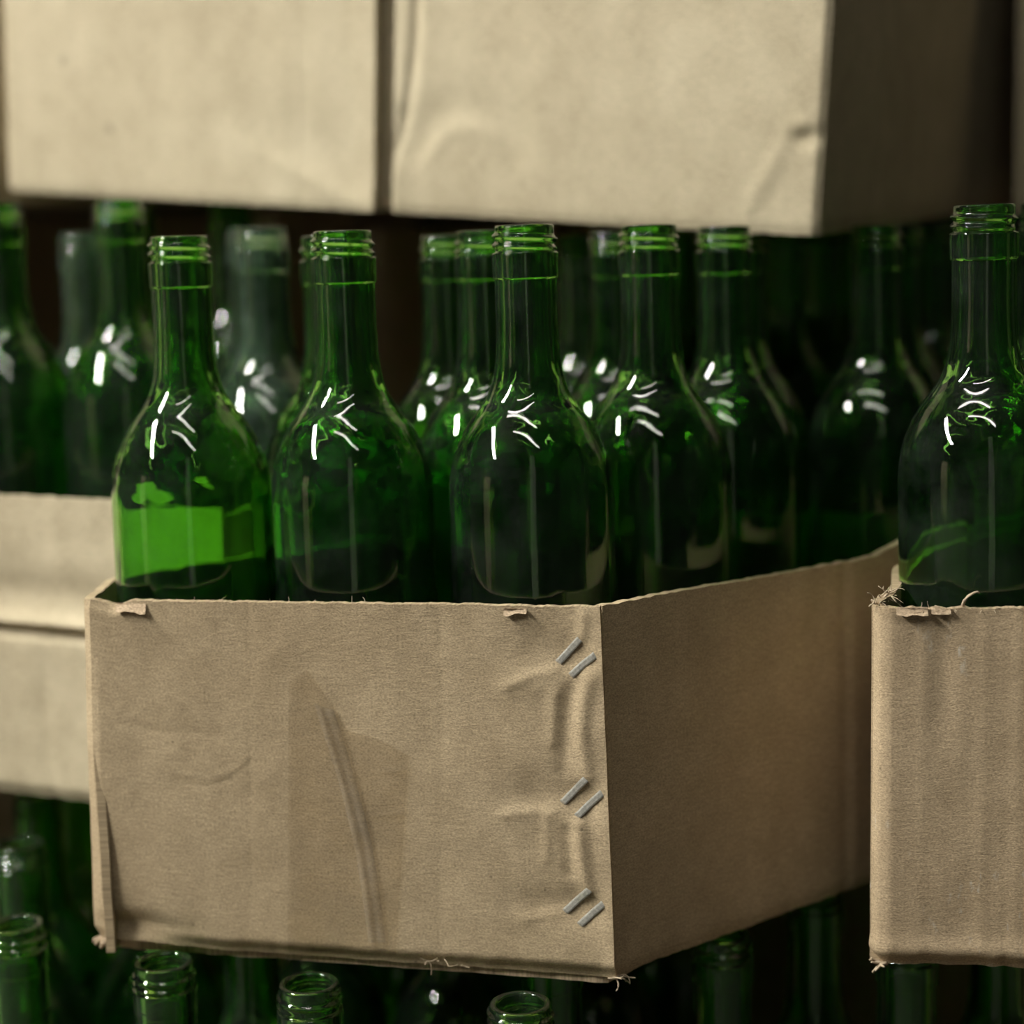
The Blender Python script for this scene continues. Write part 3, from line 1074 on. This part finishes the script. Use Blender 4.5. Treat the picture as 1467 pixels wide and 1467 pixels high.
# ------------------------------------------------------------------ bottles in the front carton
GF = 'bottles in the middle open carton'
LB = 'green glass bottle'
fz = FZ0 + 0.0100
front_bottles = [
    (-0.1502, 0.8600, 'green', 'leftmost green bottle of the front row in the middle carton, pale box showing through it'),
    (-0.0724, 0.8400, 'green2', 'middle green bottle of the front row in the middle carton'),
    (0.0100, 0.8222, 'green3', 'green bottle right of centre in front row, behind the stapled carton corner'),
    (-0.0870, 0.9240, 'deep', 'green bottle almost hidden behind the middle front-row bottle'),
    (-0.0090, 0.9020, 'green', 'green bottle peeking out left of the stapled-corner bottle'),
    (0.0695, 0.8770, 'green2', 'green bottle just right of and behind the stapled-corner bottle'),
    (-0.0300, 0.9800, 'deep', 'dark blurred bottle neck between the two right front-row bottles'),
    (0.0600, 1.0000, 'deep', 'dark blurred bottle neck just left of the second bottle along the right wall'),
    (0.1130, 0.9430, 'deep', 'third bottle along the right wall of the middle carton, half in shadow'),
    (0.0450, 1.0760, 'deep', 'bottle in the back row of the middle carton, lost in the dark behind two necks'),
    (0.1320, 1.0280, 'deep', 'bottle in the dark back row, behind the third bottle along the right wall'),
    (0.2020, 0.9990, 'deep', 'nearly black bottle at the far right end of the middle carton'),
]
for x, y, k, lb in front_bottles:
    bottle(x, y, fz + sag(y), lb, GF, k, lean=(-SAG if y > 0.8 else 0, -0.004))

# right carton
rz = RZ0 + 0.0085
for x, y, k, lb in [
    (0.2130, 0.8160, 'green2', 'sharp green bottle in the right-hand carton beside its torn corner'),
    (0.2600, 0.8930, 'deep', 'green bottle cut by the right edge, behind the first one in the right-hand carton'),
    (0.2950, 0.8050, 'green', 'front-row bottle of the right-hand carton just beyond the right edge'),
    (0.3370, 0.8850, 'deep', 'second-row bottle of the right-hand carton beyond the right edge'),
    (0.3450, 0.9630, 'deep', 'bottle deep in the right-hand carton, third row by its left wall'),
    (0.4250, 0.9550, 'deep', 'bottle deep in the right-hand carton, third row away from its wall'),
]:
    bottle(x, y, rz, lb, 'bottles in the right-hand open carton', k, lean=(0, -0.012 if x < 0.22 else 0))

# rear-left carton
lz = LZ0 + 0.0090
for x, y, k, lb in [
    (-0.1330, 1.0250, 'pale', 'short pale dusty bottle between the two left front-row bottles'),
    (-0.2180, 1.0620, 'green', 'blurred green bottle just left of the leftmost front-row bottle'),
    (-0.2950, 1.0920, 'green', 'blurred green bottle cut by the left edge'),
    (-0.2620, 1.1600, 'pale', 'blurred pale bottle in the second row, between the two blurred left bottles'),
    (-0.1520, 1.1170, 'pale', 'blurred pale bottle behind, glinting right of the leftmost front-row neck'),
]:
    bottle(x, y, lz, lb, 'bottles in the rear-left open carton', k)

for x, y in [(-0.3700, 1.1270), (-0.3300, 1.1960), (-0.2450, 1.2360), (-0.1760, 1.2040)]:
    bottle(x, y, lz - 0.0005, 'dark bottle in the rear rows of the rear-left carton', 'dark rear bottles of the rear-left carton', 'deep')

# rear middle carton
e1 = (Vector(CC[1]) - Vector(CC[0])).normalized()
e2 = (Vector(CC[3]) - Vector(CC[0])).normalized()
for j in range(3):
    for i in range(3):
        p = Vector(CC[0]) + e1 * (0.042 + 0.0755 * i) + e2 * (0.044 + 0.077 * j)
        bottle(p.x, p.y, CZ0 + 0.0085, 'green bottle in the hidden rear carton, lost in darkness', 'bottles in the hidden rear carton', 'deep')

# ------------------------------------------------------------------ sealed cartons added in the tier behind to keep the gaps dark
closed_carton('sealed_carton', 'sealed carton added in the dark behind the blurred left bottles', (-0.640, 1.780, 0.3455), math.radians(-26.2), 0.500, 0.25, 0.322, M_CARD)  # added to cover the lit wall seen through the gaps
closed_carton('sealed_carton', 'sealed carton added in the dark behind the rear-left carton', (-0.125, 1.660, 0.3455), math.radians(-26.2), 0.420, 0.22, 0.305, M_CARD)
closed_carton('sealed_carton', 'unseen sealed carton added beside the rear-left carton to block lamp light', (-0.862, 1.287, 0.3460), math.radians(-26.2), 0.400, 0.30, 0.325, M_CARD_UP)  # unseen, added at full tier height to shut out the left lamp
closed_carton('sealed_carton', 'unseen sealed carton added at the bottom of the stack, left of the view', (-0.930, 1.330, -0.012), math.radians(-26.2), 0.420, 0.24, 0.3530, M_CARD_UP)  # unseen carton added beneath the light-blocking one

# stack across the aisle, seen only as brown streaks mirrored in the bottles
for k in range(3):
    closed_carton('sealed_carton', ('bottom', 'middle', 'topmost')[k] + ' sealed carton of the stack across the aisle, mirrored in the bottles',
                  (-2.55, -0.55 + 0.01 * k, -0.012 + 0.4055 * k), math.radians(125), 0.45, 0.40, 0.40, M_CARD_UP)

# ------------------------------------------------------------------ lower tier: sealed cartons under the rear ones
closed_carton('sealed_carton', 'sealed carton in the dark under the rear-left open carton', (-0.500, 1.400, -0.012), math.radians(-26.2), 0.464, 0.33, 0.3525, M_CARD)
closed_carton('sealed_carton', 'sealed carton in the dark under the rear middle carton', (-0.045, 1.250, -0.012), math.radians(-26.2), 0.490, 0.45, 0.327, M_CARD)
closed_carton('sealed_carton', 'sealed carton in the dark behind the right-hand carton', (0.450, 1.119, -0.012), math.radians(-26.2), 0.500, 0.45, 0.327, M_CARD)

# ------------------------------------------------------------------ lower tier: cartons below the frame, bottles carrying the upper tier, rows added to block light
GL = 'bottles of the lower tier'
lower = [
    # x, y, carton, label
    (-0.0960, 0.7820, 0, 'bottle mouth below the taped part of the middle carton'),
    (-0.1660, 0.8110, 0, 'bottle mouth below the lower left corner of the middle carton'),
    (-0.0020, 0.7545, 0, 'bottle mouth at the bottom edge below the three staple pairs'),
    (-0.1400, 0.9050, 0, 'lower bottle shoulder glinting between the two left mouths under the middle carton'),
    (0.0130, 0.8280, 0, 'dark lower bottle under the stapled end of the middle carton'),
    (-0.2480, 0.8630, 1, 'nearer of the two bottle mouths at the lower left edge'),
    (-0.2770, 0.9840, 1, 'farther of the two bottle mouths at the lower left edge'),
    (-0.2130, 1.0270, 1, 'lower bottle with glinting rim beside the left edge of the middle carton'),
    (-0.3300, 0.9150, 1, 'lower bottle just beyond the left edge'),
    (-0.3560, 1.0250, 1, 'lower bottle beyond the left edge, under the rear-left carton'),
    (-0.2900, 1.0750, 1, 'lower bottle in the dark behind the farther mouth at the lower left'),
    (0.0950, 0.8420, 2, 'dim bottle neck under the right wall of the middle carton'),
    (0.1500, 0.9050, 2, 'lower bottle with a green glint in the dark between the two open cartons'),
    (0.1820, 0.8350, 2, 'dim lower bottle under the torn corner of the right-hand carton'),
    (0.2600, 0.8050, 2, 'dim ringed bottle neck under the right-hand carton'),
    (0.2400, 0.8900, 2, 'lower bottle in the dark under the right-hand carton, second row'),
    (-0.4050, 0.9650, 1, 'lower bottle well beyond the left edge, second row'),  # from here on: bottles added as occluders to darken the gaps
    (-0.4300, 1.0450, 1, 'lower bottle well beyond the left edge, third row'),
    (-0.3650, 1.1030, 1, 'lower bottle beyond the left edge, back row of the lower left carton'),
    (-0.2150, 1.1050, 1, 'lower bottle in the dark behind the glinting rim at the left'),
    (-0.2850, 1.1550, 1, 'rearmost lower bottle in the dark at the left'),
    (-0.1180, 1.0250, 3, 'lower bottle in the dark under the middle carton, left in the rear carton'),
    (-0.0400, 1.0000, 3, 'lower bottle in the dark under the middle carton, front of the rear carton'),
    (0.0380, 1.0150, 3, 'lower bottle in the dark under the middle carton, right in the rear carton'),
    (-0.0780, 1.0950, 3, 'lower bottle in the dark at the back left of the rear carton'),
    (0.0000, 1.0850, 3, 'lower bottle in the dark at the back middle of the rear carton'),
    (0.0780, 1.0880, 3, 'lower bottle in the dark at the back right of the rear carton'),
]
for x, y, c, lb in lower:
    kind = 'green' if c < 2 else 'deep'
    bottle(x, y, 0.0040 - (0.0, 0.0, 0.006, 0.012)[c], lb, GL, kind)
LOWC = [
    ([(-0.1620, 0.9750), (-0.0850, 0.9680), (-0.0100, 0.9480), (0.0500, 0.9720), (0.1160, 1.0100), (0.1260, 1.1380), (-0.1000, 1.1420), (-0.1600, 1.0800)], -0.012, 'open carton below the frame behind the front ones'),
    ([(-0.2120, 0.7800), (0.0440, 0.6900), (0.0570, 0.8500), (-0.0900, 0.9600), (-0.1780, 0.9600), (-0.2060, 0.8350)], 0.0, 'open carton below the frame under the middle carton'),
    ([(-0.4600, 0.9000), (-0.2230, 0.8060), (-0.2080, 0.8400), (-0.1700, 0.9900), (-0.1650, 1.1600), (-0.2800, 1.2050), (-0.4850, 1.1100)], 0.0, 'open carton below the frame at the left'),
    ([(0.0500, 0.7900), (0.3000, 0.7500), (0.3400, 0.8800), (0.2000, 0.9600), (0.1000, 0.9530), (0.0560, 0.9000)], -0.006, 'open carton below the frame at the right'),
]
for poly, z0, lb in LOWC:
    cx = sum(p[0] for p in poly) / len(poly)
    cyy = sum(p[1] for p in poly) / len(poly)
    og = (cx, cyy, z0)
    t = thing('open_carton', lb, 'carton', og)
    n = len(poly)
    for i in range(n):
        a, b = Vector(poly[i]), Vector(poly[(i + 1) % n])
        d = (b - a).normalized() * 0.0035
        pp = [tuple(a + d), tuple(b - d)]
        Panel(pp, pp, z0, z0 + 0.165, None, 0.0006, 40.0 + i).build('side_panel', t, M_CARD, 0.0035, 16, 6, org=og)
    c0 = Vector((cx, cyy))
    floor_panel('bottom_panel', t, [tuple(c0 + (Vector(p) - c0) * 0.95) for p in poly], z0 + 0.0003, z0 + 0.0038, M_CARD_IN, og)
# plywood sheet the front row of the lower tier stands on
v, f = box_verts(-0.46, 0.40, 0.62, 1.00, -0.012, -0.0062)
tag(mesh_obj('plywood_sheet', v, f, M_PLY), 'thin plywood sheet on the floor under the lowest cartons', 'board')
